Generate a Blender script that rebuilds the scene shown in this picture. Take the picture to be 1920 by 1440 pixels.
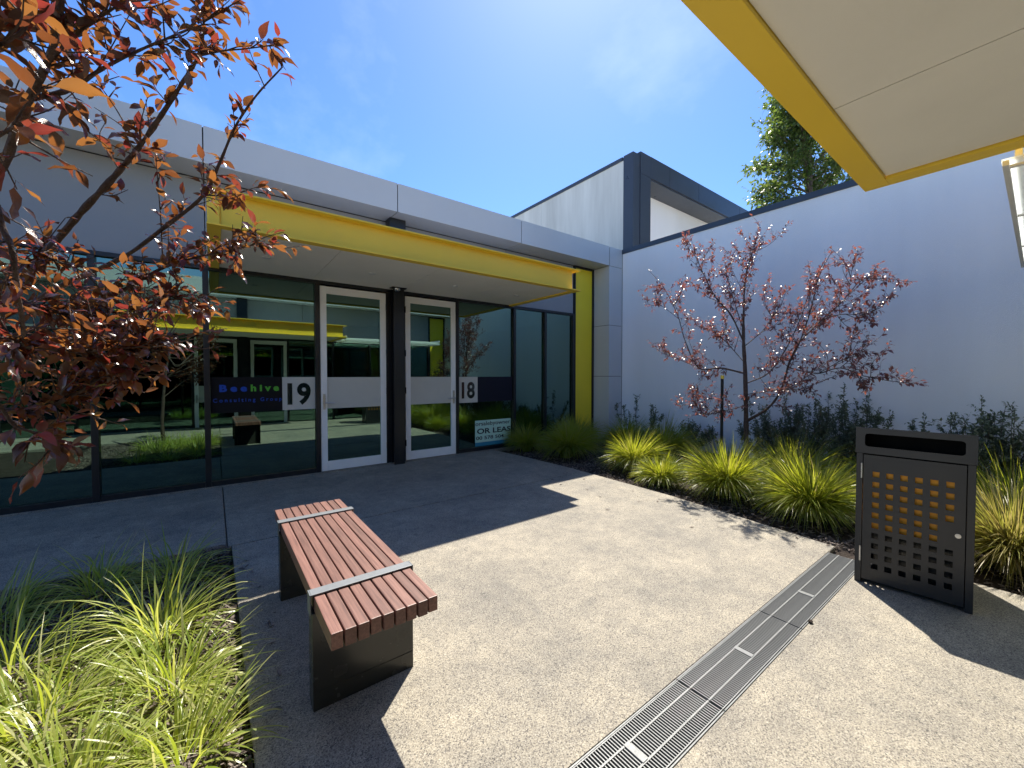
import bpy, bmesh, math, random
import numpy as np
from mathutils import Vector, Matrix
random.seed(7); rng = np.random.default_rng(11)
for o in list(bpy.data.objects): bpy.data.objects.remove(o)
scene = bpy.context.scene
C = scene.collection
R = math.radians

# ------------------------------------------------------------------ camera
CAM_H = 1.40
pitch = math.atan(17 / 745.0); yaw = R(36.9)
FW = Vector((math.sin(yaw) * math.cos(pitch), math.cos(yaw) * math.cos(pitch), -math.sin(pitch)))
RT = Vector((math.cos(yaw), -math.sin(yaw), 0)); UP = RT.cross(FW)
cd = bpy.data.cameras.new('camera'); cam = bpy.data.objects.new('camera', cd); C.objects.link(cam)
cd.sensor_width = 36; cd.lens = 745 / 1920 * 36; cd.clip_start = 0.02; cd.clip_end = 2000
M = Matrix.Identity(4)
for i, v in enumerate((RT, UP, -FW)):
    for j in range(3): M[j][i] = v[j]
M.translation = (0, 0, CAM_H); cam.matrix_world = M
scene.camera = cam

# ------------------------------------------------------------------ light
SUN = Vector((0.508, 0.472, 1.0)).normalized()          # towards the sun
elev = math.asin(SUN.z); azim = math.atan2(SUN.x, SUN.y)
w = bpy.data.worlds.new('World'); scene.world = w; w.use_nodes = True
nt = w.node_tree; bg = nt.nodes['Background']
sky = nt.nodes.new('ShaderNodeTexSky'); sky.sky_type = 'NISHITA'; sky.sun_disc = False
sky.sun_elevation = elev; sky.sun_rotation = azim
sky.air_density = 1.0; sky.dust_density = 0.30; sky.ozone_density = 6.0; sky.altitude = 0
# thin high cirrus over the blue
tc = nt.nodes.new('ShaderNodeTexCoord'); mp = nt.nodes.new('ShaderNodeMapping'); mp.inputs['Scale'].default_value = (1.3, 1.0, 1.6); mp.inputs['Location'].default_value = (.35, .1, .4)
nz = nt.nodes.new('ShaderNodeTexNoise'); nz.inputs['Scale'].default_value = 1.5; nz.inputs['Detail'].default_value = 7; nz.inputs['Roughness'].default_value = .6
rp = nt.nodes.new('ShaderNodeValToRGB'); rp.color_ramp.elements[0].position = .53; rp.color_ramp.elements[0].color = (0, 0, 0, 1)
rp.color_ramp.elements[1].position = .86; rp.color_ramp.elements[1].color = (.30, .30, .30, 1)
mx = nt.nodes.new('ShaderNodeMixRGB'); mx.inputs[2].default_value = (6.5, 7.2, 8.2, 1)
nt.links.new(tc.outputs['Generated'], mp.inputs[0]); nt.links.new(mp.outputs[0], nz.inputs[0]); nt.links.new(nz.outputs[0], rp.inputs[0])
nt.links.new(rp.outputs[0], mx.inputs[0]); nt.links.new(sky.outputs[0], mx.inputs[1]); hsv = nt.nodes.new('ShaderNodeHueSaturation'); hsv.inputs['Saturation'].default_value = 1.16; hsv.inputs['Hue'].default_value = .506; nt.links.new(mx.outputs[0], hsv.inputs['Color']); nt.links.new(hsv.outputs[0], bg.inputs[0])
bg.inputs[1].default_value = 0.112
sd = bpy.data.lights.new('sun', 'SUN'); so = bpy.data.objects.new('sun', sd); C.objects.link(so)
sd.energy = 5.0; sd.angle = R(.55); sd.color = (1, .93, .81)
so.rotation_euler = SUN.to_track_quat('Z', 'Y').to_euler(); so.location = (10, 10, 20)
vs = scene.view_settings; vs.view_transform = 'Standard'; vs.look = 'None'; vs.gamma = 1; vs.exposure = 1.0; vs.use_curve_mapping = False
scene.render.engine = 'CYCLES'
scene.cycles.max_bounces = 10; scene.cycles.transparent_max_bounces = 12; scene.cycles.sample_clamp_indirect = 8

# ------------------------------------------------------------------ materials
def newmat(name):
    m = bpy.data.materials.new(name); m.use_nodes = True
    return m, m.node_tree, m.node_tree.nodes['Principled BSDF']
def node(nt, t, **kw):
    n = nt.nodes.new(t)
    for k, v in kw.items():
        if k.startswith('_'): setattr(n, k[1:], v)
        else: n.inputs[k.replace('__', ' ')].default_value = v
    return n
def mat(name, col, rough=.5, metal=0., spec=.5, var=.06, vscale=3., bump=0., bscale=60., coat=0., streak=False, r_var=.1):
    m, nt, b = newmat(name); L = nt.links.new
    b.inputs['Roughness'].default_value = rough; b.inputs['Metallic'].default_value = metal; b.inputs['Specular IOR Level'].default_value = spec
    if coat: b.inputs['Coat Weight'].default_value = coat; b.inputs['Coat Roughness'].default_value = .08
    tc = node(nt, 'ShaderNodeTexCoord'); mp = node(nt, 'ShaderNodeMapping')
    if streak: mp.inputs['Scale'].default_value = (1, 1, .12)
    L(tc.outputs['Object'], mp.inputs[0])
    n = node(nt, 'ShaderNodeTexNoise', Scale=vscale, Detail=6., Roughness=.6); L(mp.outputs[0], n.inputs[0])
    cr = node(nt, 'ShaderNodeValToRGB'); e = cr.color_ramp.elements
    e[0].position = .3; e[1].position = .7
    e[0].color = tuple(c * (1 - var) for c in col) + (1,); e[1].color = tuple(min(1, c * (1 + var)) for c in col) + (1,)
    L(n.outputs[0], cr.inputs[0]); L(cr.outputs[0], b.inputs['Base Color'])
    mr = node(nt, 'ShaderNodeMapRange'); mr.inputs[3].default_value = max(.02, rough - r_var); mr.inputs[4].default_value = min(1, rough + r_var)
    n2 = node(nt, 'ShaderNodeTexNoise', Scale=vscale * 4, Detail=4.); L(tc.outputs['Object'], n2.inputs[0]); L(n2.outputs[0], mr.inputs[0]); L(mr.outputs[0], b.inputs['Roughness'])
    if bump:
        n3 = node(nt, 'ShaderNodeTexNoise', Scale=bscale, Detail=3.); L(tc.outputs['Object'], n3.inputs[0])
        bp = node(nt, 'ShaderNodeBump', Strength=bump, Distance=.01); L(n3.outputs[0], bp.inputs['Height']); L(bp.outputs[0], b.inputs['Normal'])
    return m
MT = {}
MT['panel'] = mat('silver_cladding', (.54, .55, .56), .38, 0., .5, .03, 1.2)
MT['wallgrey'] = mat('grey_panel', (.30, .305, .31), .5, 0., .4, .04, 1.5)
MT['render'] = mat('white_render', (.90, .90, .90), .85, 0., .2, .06, .8, .4, 140., streak=True)
MT['concrete'] = mat('precast_concrete', (.56, .585, .56), .8, 0., .2, .16, 2.2, .2, 60., streak=True)
MT['charcoal'] = mat('charcoal_cladding', (.045, .055, .075), .32, 0., .5, .08, 2.)
MT['black'] = mat('black_aluminium', (.012, .013, .016), .35, 0., .5, .1, 4.)
MT['yellow'] = mat('yellow_paint', (.95, .66, .06), .45, 0., .45, .04, 1.5)
MT['limey'] = mat('yellow_panel_paint', (.92, .70, .03), .35, 0., .5, .04, 1.5)
MT['soffit'] = mat('soffit_board', (.90, .87, .79), .75, 0., .25, .03, 2., .12, 300.)
MT['alu'] = mat('pale_aluminium', (.88, .87, .84), .4, 0., .5, .03, 5.)
MT['steel'] = mat('brushed_steel', (.55, .55, .55), .3, 1., .5, .08, 30.)
MT['galv'] = mat('galvanised_steel', (.15, .157, .16), .55, .3, .5, .12, 25., r_var=.15)
MT['strap'] = mat('grey_strap', (.17, .185, .20), .5, .25, .5, .06, 14.)
MT['bin'] = mat('bin_powder_coat', (.020, .022, .026), .32, 0., .5, .06, 2.)
MT['leg'] = mat('bench_leg_steel', (.034, .034, .030), .26, 0., .5, .12, 2.5, r_var=.08)
MT['dark'] = mat('dark_void', (.008, .008, .008), .8, 0., .2, .1, 4.)
MT['orange'] = mat('bin_liner_orange', (.80, .33, .015), .45, 0., .4, .05, 4.)
MT['vinyl'] = mat('frosted_vinyl', (.56, .55, .49), .6, 0., .35, .03, 6.)
MT['vinylblk'] = mat('charcoal_vinyl', (.012, .011, .012), .6, 0., .12, .05, 6.)
MT['vinylnavy'] = mat('navy_vinyl', (.008, .009, .022), .5, 0., .25, .05, 6.)
MT['txtblue'] = mat('blue_vinyl', (.012, .07, .42), .5, 0., .3, .03, 6.)
MT['txtgreen'] = mat('green_vinyl', (.10, .42, .04), .5, 0., .3, .03, 6.)
MT['txtblack'] = mat('black_print', (.015, .02, .02), .5, 0., .3, .03, 6.)
MT['mint'] = mat('lease_board', (.50, .74, .62), .5, 0., .4, .03, 6.)
MT['teal'] = mat('lease_board_stripe', (.04, .25, .36), .5, 0., .4, .03, 6.)
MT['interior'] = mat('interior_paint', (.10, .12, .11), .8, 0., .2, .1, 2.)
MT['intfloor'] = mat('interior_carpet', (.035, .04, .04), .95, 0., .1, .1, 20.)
MT['roof'] = mat('roof_sheet', (.45, .46, .47), .6, 0., .3, .06, 2.)
MT['bark'] = mat('plum_bark', (.085, .058, .048), .75, 0., .3, .35, 40., .8, 120.)
MT['barkgrey'] = mat('grey_bark', (.12, .10, .08), .85, 0., .2, .3, 20., .8, 80.)
MT['soil'] = mat('dark_soil', (.045, .036, .030), .95, 0., .1, .4, 14., 1., 60.)
MT['white'] = mat('white_powder_coat', (.80, .80, .78), .4, 0., .5, .02, 4.)
MT['stake'] = mat('black_stake', (.012, .012, .014), .5, 0., .4, .1, 10.)
MT['stakecap'] = mat('yellow_cap', (.80, .60, .08), .5, 0., .4, .05, 10.)
MT['lens'] = mat('downlight_lens', (.72, .72, .70), .3, 0., .5, .02, 10.)

def glass_mat(name, trans, refl, base):
    m = bpy.data.materials.new(name); m.use_nodes = True; nt = m.node_tree; nt.nodes.clear(); L = nt.links.new
    out = node(nt, 'ShaderNodeOutputMaterial'); mixs = node(nt, 'ShaderNodeMixShader')
    t = node(nt, 'ShaderNodeBsdfTransparent', Color=trans + (1,)); g = node(nt, 'ShaderNodeBsdfGlossy', Color=refl + (1,), Roughness=0.0)
    fr = node(nt, 'ShaderNodeFresnel', IOR=1.5); mr = node(nt, 'ShaderNodeMapRange'); mr.inputs[3].default_value = base; mr.inputs[4].default_value = 1.
    tc = node(nt, 'ShaderNodeTexCoord'); n = node(nt, 'ShaderNodeTexNoise', Scale=1.6, Detail=1.); bp = node(nt, 'ShaderNodeBump', Strength=.03, Distance=.02)
    L(tc.outputs['Object'], n.inputs[0]); L(n.outputs[0], bp.inputs['Height']); L(bp.outputs[0], g.inputs['Normal'])
    L(fr.outputs[0], mr.inputs[0]); L(mr.outputs[0], mixs.inputs[0]); L(t.outputs[0], mixs.inputs[1]); L(g.outputs[0], mixs.inputs[2]); L(mixs.outputs[0], out.inputs[0])
    return m
MT['glass'] = glass_mat('green_tinted_glass', (.16, .30, .25), (.52, .80, .69), .26)
m, nt, b = newmat('dark_glass_numeral'); b.inputs['Base Color'].default_value = (.01, .018, .015, 1); b.inputs['Roughness'].default_value = .06; b.inputs['Specular IOR Level'].default_value = 1.
n = node(nt, 'ShaderNodeTexNoise', Scale=3.); cr = node(nt, 'ShaderNodeValToRGB'); cr.color_ramp.elements[0].color = (.008, .014, .012, 1); cr.color_ramp.elements[1].color = (.016, .024, .02, 1)
nt.links.new(n.outputs[0], cr.inputs[0]); nt.links.new(cr.outputs[0], b.inputs['Base Color']); MT['numeral'] = m

def translucent(name, col, tcol, fac, rough=.35):
    m, nt, b = newmat(name); L = nt.links.new
    b.inputs['Roughness'].default_value = rough; b.inputs['Base Color'].default_value = col + (1,)
    t = node(nt, 'ShaderNodeBsdfTranslucent', Color=tcol + (1,)); mixs = node(nt, 'ShaderNodeMixShader', Fac=fac)
    out = nt.nodes['Material Output']; L(b.outputs[0], mixs.inputs[1]); L(t.outputs[0], mixs.inputs[2]); L(mixs.outputs[0], out.inputs[0])
    return m, nt, b, t
m, nt, b, t = translucent('opal_sheet', (.85, .88, .86), (.94, .96, .94), .75); MT['opal'] = m
n = node(nt, 'ShaderNodeTexNoise', Scale=6.); cr = node(nt, 'ShaderNodeValToRGB'); cr.color_ramp.elements[0].color = (.80, .84, .82, 1); cr.color_ramp.elements[1].color = (.88, .9, .88, 1)
nt.links.new(n.outputs[0], cr.inputs[0]); nt.links.new(cr.outputs[0], b.inputs['Base Color'])

def leaf_mat(name, cols, tcols, fac=.45, rough=.35, spec=.5):
    m, nt, b, t = translucent(name, cols[0], tcols[0], fac, rough); L = nt.links.new
    b.inputs['Specular IOR Level'].default_value = spec
    g = node(nt, 'ShaderNodeNewGeometry'); oi = node(nt, 'ShaderNodeObjectInfo')
    ad = node(nt, 'ShaderNodeMath', _operation='ADD'); fr = node(nt, 'ShaderNodeMath', _operation='FRACT')
    L(g.outputs['Random Per Island'], ad.inputs[0]); L(oi.outputs['Random'], ad.inputs[1]); L(ad.outputs[0], fr.inputs[0])
    for cl, dst in ((cols, b.inputs['Base Color']), (tcols, t.inputs['Color'])):
        cr = node(nt, 'ShaderNodeValToRGB'); el = cr.color_ramp.elements
        while len(el) < len(cl): el.new(.5)
        for i, c in enumerate(cl): el[i].position = i / (len(cl) - 1); el[i].color = c + (1,)
        L(fr.outputs[0], cr.inputs[0]); L(cr.outputs[0], dst)
    # fine vein relief
    tc = node(nt, 'ShaderNodeTexCoord'); n = node(nt, 'ShaderNodeTexNoise', Scale=90.); bp = node(nt, 'ShaderNodeBump', Strength=.25, Distance=.004)
    L(tc.outputs['Object'], n.inputs[0]); L(n.outputs[0], bp.inputs['Height']); L(bp.outputs[0], b.inputs['Normal'])
    return m
MT['plumleaf'] = leaf_mat('plum_leaf', [(.034, .020, .020), (.052, .027, .020), (.085, .040, .02), (.046, .023, .021), (.095, .030, .025)],
                          [(.26, .085, .025), (.40, .135, .03), (.48, .20, .045), (.27, .07, .03), (.45, .06, .045)], .36, .24, .85)
MT['plumleaf2'] = leaf_mat('plum_leaf_far', [(.08, .045, .052), (.12, .055, .055), (.17, .08, .072), (.09, .05, .058)],
                           [(.28, .10, .07), (.42, .12, .09), (.5, .16, .1), (.3, .09, .07)], .34, .3, .8)
MT['lomandra'] = leaf_mat('mat_rush_blade', [(.10, .15, .018), (.16, .22, .026), (.25, .28, .04), (.13, .18, .02), (.18, .24, .028), (.34, .29, .13)],
                          [(.38, .44, .02), (.50, .55, .03), (.64, .62, .05), (.42, .48, .03), (.55, .58, .03), (.5, .42, .15)], .45, .38)
MT['lomandradry'] = leaf_mat('mat_rush_dry_blade', [(.18, .20, .04), (.28, .23, .09), (.20, .21, .05), (.32, .26, .13)],
                          [(.40, .44, .05), (.46, .36, .10), (.45, .46, .06), (.5, .4, .15)], .42, .42)
MT['strappy'] = leaf_mat('strappy_grass_blade', [(.18, .26, .03), (.29, .35, .06), (.40, .42, .13), (.22, .30, .04), (.48, .46, .22)],
                         [(.42, .54, .03), (.60, .66, .06), (.72, .72, .16), (.5, .6, .05), (.74, .70, .28)], .45, .33)
MT['shrub'] = leaf_mat('grey_green_leaf', [(.12, .145, .09), (.17, .195, .13), (.14, .17, .105)], [(.10, .15, .05), (.14, .19, .07), (.12, .17, .05)], .3, .5)
MT['pearleaf'] = leaf_mat('green_tree_leaf', [(.045, .08, .02), (.065, .11, .027), (.09, .135, .04), (.05, .085, .022)], [(.15, .25, .03), (.21, .31, .04), (.27, .34, .07), (.15, .25, .03)], .36, .35)
MT['mulch'] = leaf_mat('bark_mulch_chip', [(.07, .055, .048), (.15, .12, .105), (.25, .21, .18), (.05, .04, .035), (.19, .16, .14)], [(.02, .015, .01), (.02, .015, .01)], .02, .85, .15)

# wood slats: grain along local Y
m, nt, b = newmat('red_hardwood'); L = nt.links.new
tc = node(nt, 'ShaderNodeTexCoord'); mp = node(nt, 'ShaderNodeMapping'); mp.inputs['Scale'].default_value = (60, 2.2, 60)
oi = node(nt, 'ShaderNodeObjectInfo'); va = node(nt, 'ShaderNodeVectorMath', _operation='ADD'); L(tc.outputs['Object'], va.inputs[0]); L(oi.outputs['Location'], va.inputs[1])
L(va.outputs[0], mp.inputs[0]); n = node(nt, 'ShaderNodeTexNoise', Scale=1.6, Detail=8., Roughness=.65); L(mp.outputs[0], n.inputs[0])
cr = node(nt, 'ShaderNodeValToRGB'); el = cr.color_ramp.elements; el[0].position = .28; el[0].color = (.085, .038, .030, 1); el[1].position = .72; el[1].color = (.24, .122, .095, 1)
e = el.new(.5); e.color = (.17, .080, .061, 1)
L(n.outputs[0], cr.inputs[0])
hs = node(nt, 'ShaderNodeHueSaturation'); mr = node(nt, 'ShaderNodeMapRange'); mr.inputs[3].default_value = .8; mr.inputs[4].default_value = 1.2
L(oi.outputs['Random'], mr.inputs[0]); L(mr.outputs[0], hs.inputs['Value']); L(cr.outputs[0], hs.inputs['Color']); L(hs.outputs[0], b.inputs['Base Color'])
b.inputs['Roughness'].default_value = .48
bp = node(nt, 'ShaderNodeBump', Strength=.25, Distance=.003); L(n.outputs[0], bp.inputs['Height']); L(bp.outputs[0], b.inputs['Normal'])
MT['wood'] = m

# exposed aggregate paving
m, nt, b = newmat('exposed_aggregate'); L = nt.links.new
tc = node(nt, 'ShaderNodeTexCoord')
v1 = node(nt, 'ShaderNodeTexVoronoi', Scale=230.); L(tc.outputs['Object'], v1.inputs[0])
sp = node(nt, 'ShaderNodeSeparateColor'); L(v1.outputs['Color'], sp.inputs[0])
cr = node(nt, 'ShaderNodeValToRGB'); el = cr.color_ramp.elements
cr.color_ramp.interpolation = 'CONSTANT'
for i, (p, c) in enumerate([(0, (.16, .15, .14)), (.10, (.26, .24, .21)), (.26, (.40, .37, .31)), (.6, (.45, .42, .355)), (.8, (.34, .315, .265)), (.92, (.51, .48, .415))]):
    e = el[i] if i < 2 else el.new(p)
    e.position = p; e.color = c + (1,)
L(sp.outputs[0], cr.inputs[0])
n1 = node(nt, 'ShaderNodeTexNoise', Scale=150., Detail=4., Roughness=.7); L(tc.outputs['Object'], n1.inputs[0])
cr1 = node(nt, 'ShaderNodeValToRGB'); cr1.color_ramp.elements[0].position = .38; cr1.color_ramp.elements[0].color = (.50, .48, .47, 1); cr1.color_ramp.elements[1].position = .58; cr1.color_ramp.elements[1].color = (1, 1, 1, 1)
L(n1.outputs[0], cr1.inputs[0])
mu = node(nt, 'ShaderNodeMixRGB', _blend_type='MULTIPLY', Fac=.8); L(cr.outputs[0], mu.inputs[1]); L(cr1.outputs[0], mu.inputs[2])
n2 = node(nt, 'ShaderNodeTexNoise', Scale=1.7, Detail=7., Roughness=.66); L(tc.outputs['Object'], n2.inputs[0])
cr2 = node(nt, 'ShaderNodeValToRGB'); cr2.color_ramp.elements[0].position = .32; cr2.color_ramp.elements[0].color = (.66, .67, .69, 1); cr2.color_ramp.elements[1].position = .66; cr2.color_ramp.elements[1].color = (1.06, 1.04, .99, 1)
L(n2.outputs[0], cr2.inputs[0])
mu2 = node(nt, 'ShaderNodeMixRGB', _blend_type='MULTIPLY', Fac=1.); L(mu.outputs[0], mu2.inputs[1]); L(cr2.outputs[0], mu2.inputs[2])
n4 = node(nt, 'ShaderNodeTexNoise', Scale=9., Detail=6., Roughness=.7); L(tc.outputs['Object'], n4.inputs[0])
cr4 = node(nt, 'ShaderNodeValToRGB'); cr4.color_ramp.elements[0].position = .35; cr4.color_ramp.elements[0].color = (.80, .80, .81, 1); cr4.color_ramp.elements[1].position = .65; cr4.color_ramp.elements[1].color = (1.04, 1.03, 1., 1)
L(n4.outputs[0], cr4.inputs[0])
mu3 = node(nt, 'ShaderNodeMixRGB', _blend_type='MULTIPLY', Fac=1.); L(mu2.outputs[0], mu3.inputs[1]); L(cr4.outputs[0], mu3.inputs[2])
v5 = node(nt, 'ShaderNodeTexVoronoi', Scale=1.9); v5.inputs['Randomness'].default_value = 1.; L(tc.outputs['Object'], v5.inputs[0])
n5 = node(nt, 'ShaderNodeTexNoise', Scale=30., Detail=3.); L(tc.outputs['Object'], n5.inputs[0])
m5 = node(nt, 'ShaderNodeMath', _operation='MULTIPLY_ADD'); L(n5.outputs[0], m5.inputs[0]); m5.inputs[1].default_value = .05; L(v5.outputs['Distance'], m5.inputs[2])
cr5 = node(nt, 'ShaderNodeValToRGB'); cr5.color_ramp.elements[0].position = .045; cr5.color_ramp.elements[0].color = (.62, .61, .60, 1); cr5.color_ramp.elements[1].position = .085; cr5.color_ramp.elements[1].color = (1, 1, 1, 1)
L(m5.outputs[0], cr5.inputs[0]); mu5 = node(nt, 'ShaderNodeMixRGB', _blend_type='MULTIPLY', Fac=.8); L(mu3.outputs[0], mu5.inputs[1]); L(cr5.outputs[0], mu5.inputs[2])
L(mu5.outputs[0], b.inputs['Base Color'])
b.inputs['Roughness'].default_value = .8; b.inputs['Specular IOR Level'].default_value = .3
bp = node(nt, 'ShaderNodeBump', Strength=.6, Distance=.003); L(n1.outputs[0], bp.inputs['Height']); L(bp.outputs[0], b.inputs['Normal'])
MT['paving'] = m
MT['ground'] = mat('far_ground', (.48, .45, .40), .9, 0., .2, .2, .5)

# ------------------------------------------------------------------ helpers
def wloc(o):
    v = Vector((0, 0, 0))
    while o is not None: v = v + Vector(o.location); o = o.parent
    return v
def tag(o, label, cat, group=None, kind=None):
    if label: o['label'] = label
    if cat: o['category'] = cat
    if group: o['group'] = group
    if kind: o['kind'] = kind
    return o
def thing(name, label, cat, loc=(0, 0, 0), rz=0., group=None):
    o = bpy.data.objects.new(name, None); C.objects.link(o); o.empty_display_size = .1
    o.location = loc; o.rotation_euler = (0, 0, rz)
    return tag(o, label, cat, group)
def link(name, me, parent=None, smooth=False):
    o = bpy.data.objects.new(name, me); C.objects.link(o)
    if parent is not None: o.parent = parent
    if smooth: me.polygons.foreach_set('use_smooth', [True] * len(me.polygons))
    return o
def fin(name, bm, m, parent=None, local=False, smooth=False):
    """bmesh in world coordinates -> one mesh object (coordinates made relative to its parent's base)"""
    if parent is not None and not local: bmesh.ops.translate(bm, verts=bm.verts, vec=-wloc(parent))
    bmesh.ops.recalc_face_normals(bm, faces=bm.faces)
    me = bpy.data.meshes.new(name); bm.to_mesh(me); bm.free(); me.materials.append(MT[m])
    return link(name, me, parent, smooth)
def abox(bm, x0, x1, y0, y1, z0, z1, bev=0.):
    if x0 > x1: x0, x1 = x1, x0
    if y0 > y1: y0, y1 = y1, y0
    if z0 > z1: z0, z1 = z1, z0
    vs = [bm.verts.new(p) for p in ((x0, y0, z0), (x1, y0, z0), (x1, y1, z0), (x0, y1, z0), (x0, y0, z1), (x1, y0, z1), (x1, y1, z1), (x0, y1, z1))]
    fs = [bm.faces.new([vs[i] for i in f]) for f in ((0, 3, 2, 1), (4, 5, 6, 7), (0, 1, 5, 4), (1, 2, 6, 5), (2, 3, 7, 6), (3, 0, 4, 7))]
    if bev:
        es = list({e for f in fs for e in f.edges})
        bmesh.ops.bevel(bm, geom=es, offset=bev, segments=2, affect='EDGES', profile=.6)
def box(name, m, parent, x0, x1, y0, y1, z0, z1, bev=0., local=False):
    bm = bmesh.new(); abox(bm, x0, x1, y0, y1, z0, z1, bev); return fin(name, bm, m, parent, local)
def cyl(bm, p, r, h, axis='Z', seg=20, r2=None):
    mtx = Matrix.Translation(p)
    if axis == 'X': mtx = mtx @ Matrix.Rotation(R(90), 4, 'Y')
    if axis == 'Y': mtx = mtx @ Matrix.Rotation(R(90), 4, 'X')
    bmesh.ops.create_cone(bm, cap_ends=True, segments=seg, radius1=r, radius2=r if r2 is None else r2, depth=h, matrix=mtx)
def struct(name, o): o.name = name; o['kind'] = 'structure'; return o
def textmesh(s, size, bold=0., extr=.0008, sx=1., space=1., align='LEFT'):
    cu = bpy.data.curves.new('lettering', 'FONT'); cu.body = s; cu.size = size; cu.offset = bold; cu.extrude = extr; cu.space_character = space; cu.align_x = align; cu.resolution_u = 4
    o = bpy.data.objects.new('lettering', cu); C.objects.link(o)
    dg = bpy.context.evaluated_depsgraph_get(); me = bpy.data.meshes.new_from_object(o.evaluated_get(dg))
    bpy.data.objects.remove(o); bpy.data.curves.remove(cu)
    me.transform(Matrix.Scale(sx, 4, (1, 0, 0))); me.transform(Matrix.Rotation(R(90), 4, 'X'))
    return me
def put_text(name, s, size, m, parent, x0, x1, y, z, h, bold=0.):
    """lettering on a plane facing -Y, fitted to x0..x1 with baseline z and cap height h (world)"""
    me = textmesh(s, 1., bold)
    co = np.empty(len(me.vertices) * 3); me.vertices.foreach_get('co', co); co = co.reshape(-1, 3)
    zmax = co[:, 2].max() if h > 0 else 1
    co[:, 0] = x0 + (co[:, 0] - co[:, 0].min()) / (np.ptp(co[:, 0])) * (x1 - x0)
    co[:, 2] = z + co[:, 2] * h / zmax; co[:, 1] = y + co[:, 1]
    b = wloc(parent); co -= np.array(b); me.vertices.foreach_set('co', co.ravel())
    me.materials.clear(); me.materials.append(MT[m]); return link(name, me, parent)
def npmesh(name, V, F, m, smooth=False):
    me = bpy.data.meshes.new(name); F = np.asarray(F); k = F.shape[1]
    me.vertices.add(len(V)); me.vertices.foreach_set('co', np.asarray(V, dtype=np.float32).ravel())
    me.loops.add(F.size); me.loops.foreach_set('vertex_index', F.astype(np.int32).ravel())
    me.polygons.add(len(F)); me.polygons.foreach_set('loop_start', np.arange(0, F.size, k, dtype=np.int32))
    me.polygons.foreach_set('use_smooth', np.full(len(F), smooth)); me.materials.append(MT[m]); me.update(calc_edges=True); me.validate()
    return me

# ------------------------------------------------------------------ ground, paving, beds
YA = 6.20; XB = 7.42
gr = box('ground', 'ground', None, -300, 300, -300, 300, -1.0, -.30); struct('ground', gr)
pav = thing('pavement', None, None); pav['kind'] = 'structure'; pav['label'] = 'exposed aggregate concrete courtyard paving'
EDGE = [(4.16, 6.16), (4.24, 5.2), (4.28, 4.2), (4.225, 2.6), (4.13, 1.75), (4.03, .9), (4.08, .2), (4.08, -1.2)]
def edge_x(y):
    for (xa, ya), (xb, yb) in zip(EDGE, EDGE[1:]):
        if yb <= y <= ya: return xa + (xb - xa) * (ya - y) / (ya - yb)
    return 4.1
def slab(poly, z1=0., name='paving_slab'):
    bm = bmesh.new(); a = [bm.verts.new((x, y, -.28)) for x, y in poly]; t = [bm.verts.new((x, y, z1)) for x, y in poly]
    f = bm.faces.new(t); bm.faces.new(a[::-1]); n = len(poly)
    for i in range(n): bm.faces.new((a[i], a[(i + 1) % n], t[(i + 1) % n], t[i]))
    bmesh.ops.bevel(bm, geom=[e for e in f.edges], offset=.004, segments=2, affect='EDGES')
    return fin(name, bm, 'paving', pav)
J = .004
slab([(.10, .985), (edge_x(.985), .985)] + [(x, y) for x, y in EDGE[::-1] if 1. < y < 4.0] + [(edge_x(3.95), 3.95), (.10, 3.95)])
slab([(.075, 3.95 + 2 * J), (edge_x(3.96), 3.96)] + [(x, y) for x, y in EDGE[::-1] if 3.96 < y < 6.1] + [(4.16, 6.12), (.075, 6.12)])
slab([(-9, 4.03), (.075 - 2 * J, 4.03), (.075 - 2 * J, 6.12), (-9, 6.12)])
slab([(-9, -1.15), (.10, -1.15), (.10, 1.1), (-9, 1.1)])
slab([(.10 + 2 * J, -1.15), (4.08, -1.15), (4.08, .2), (4.03, .765), (.10 + 2 * J, .765)])
slab([(-9, 6.125), (6.3, 6.125), (6.3, 6.30), (-9, 6.30)], .012, 'threshold')
# drain channel under the grate
bm = bmesh.new(); abox(bm, .11, 4.0, .766, .984, -.28, -.11); fin('drain_channel', bm, 'dark', pav)
stn = bmesh.new(); bmesh.ops.create_icosphere(stn, subdivisions=2, radius=.011, matrix=Matrix.Translation((2.677, .757, .008)) @ Matrix.Diagonal((1.4, 1, .8, 1)))
for v in stn.verts: v.co += Vector((random.uniform(-.002, .002), random.uniform(-.002, .002), random.uniform(-.001, .001)))
tag(fin('pebble', stn, 'soil'), 'small dark pebble on the paving beside the drain grate', 'pebble')

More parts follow.
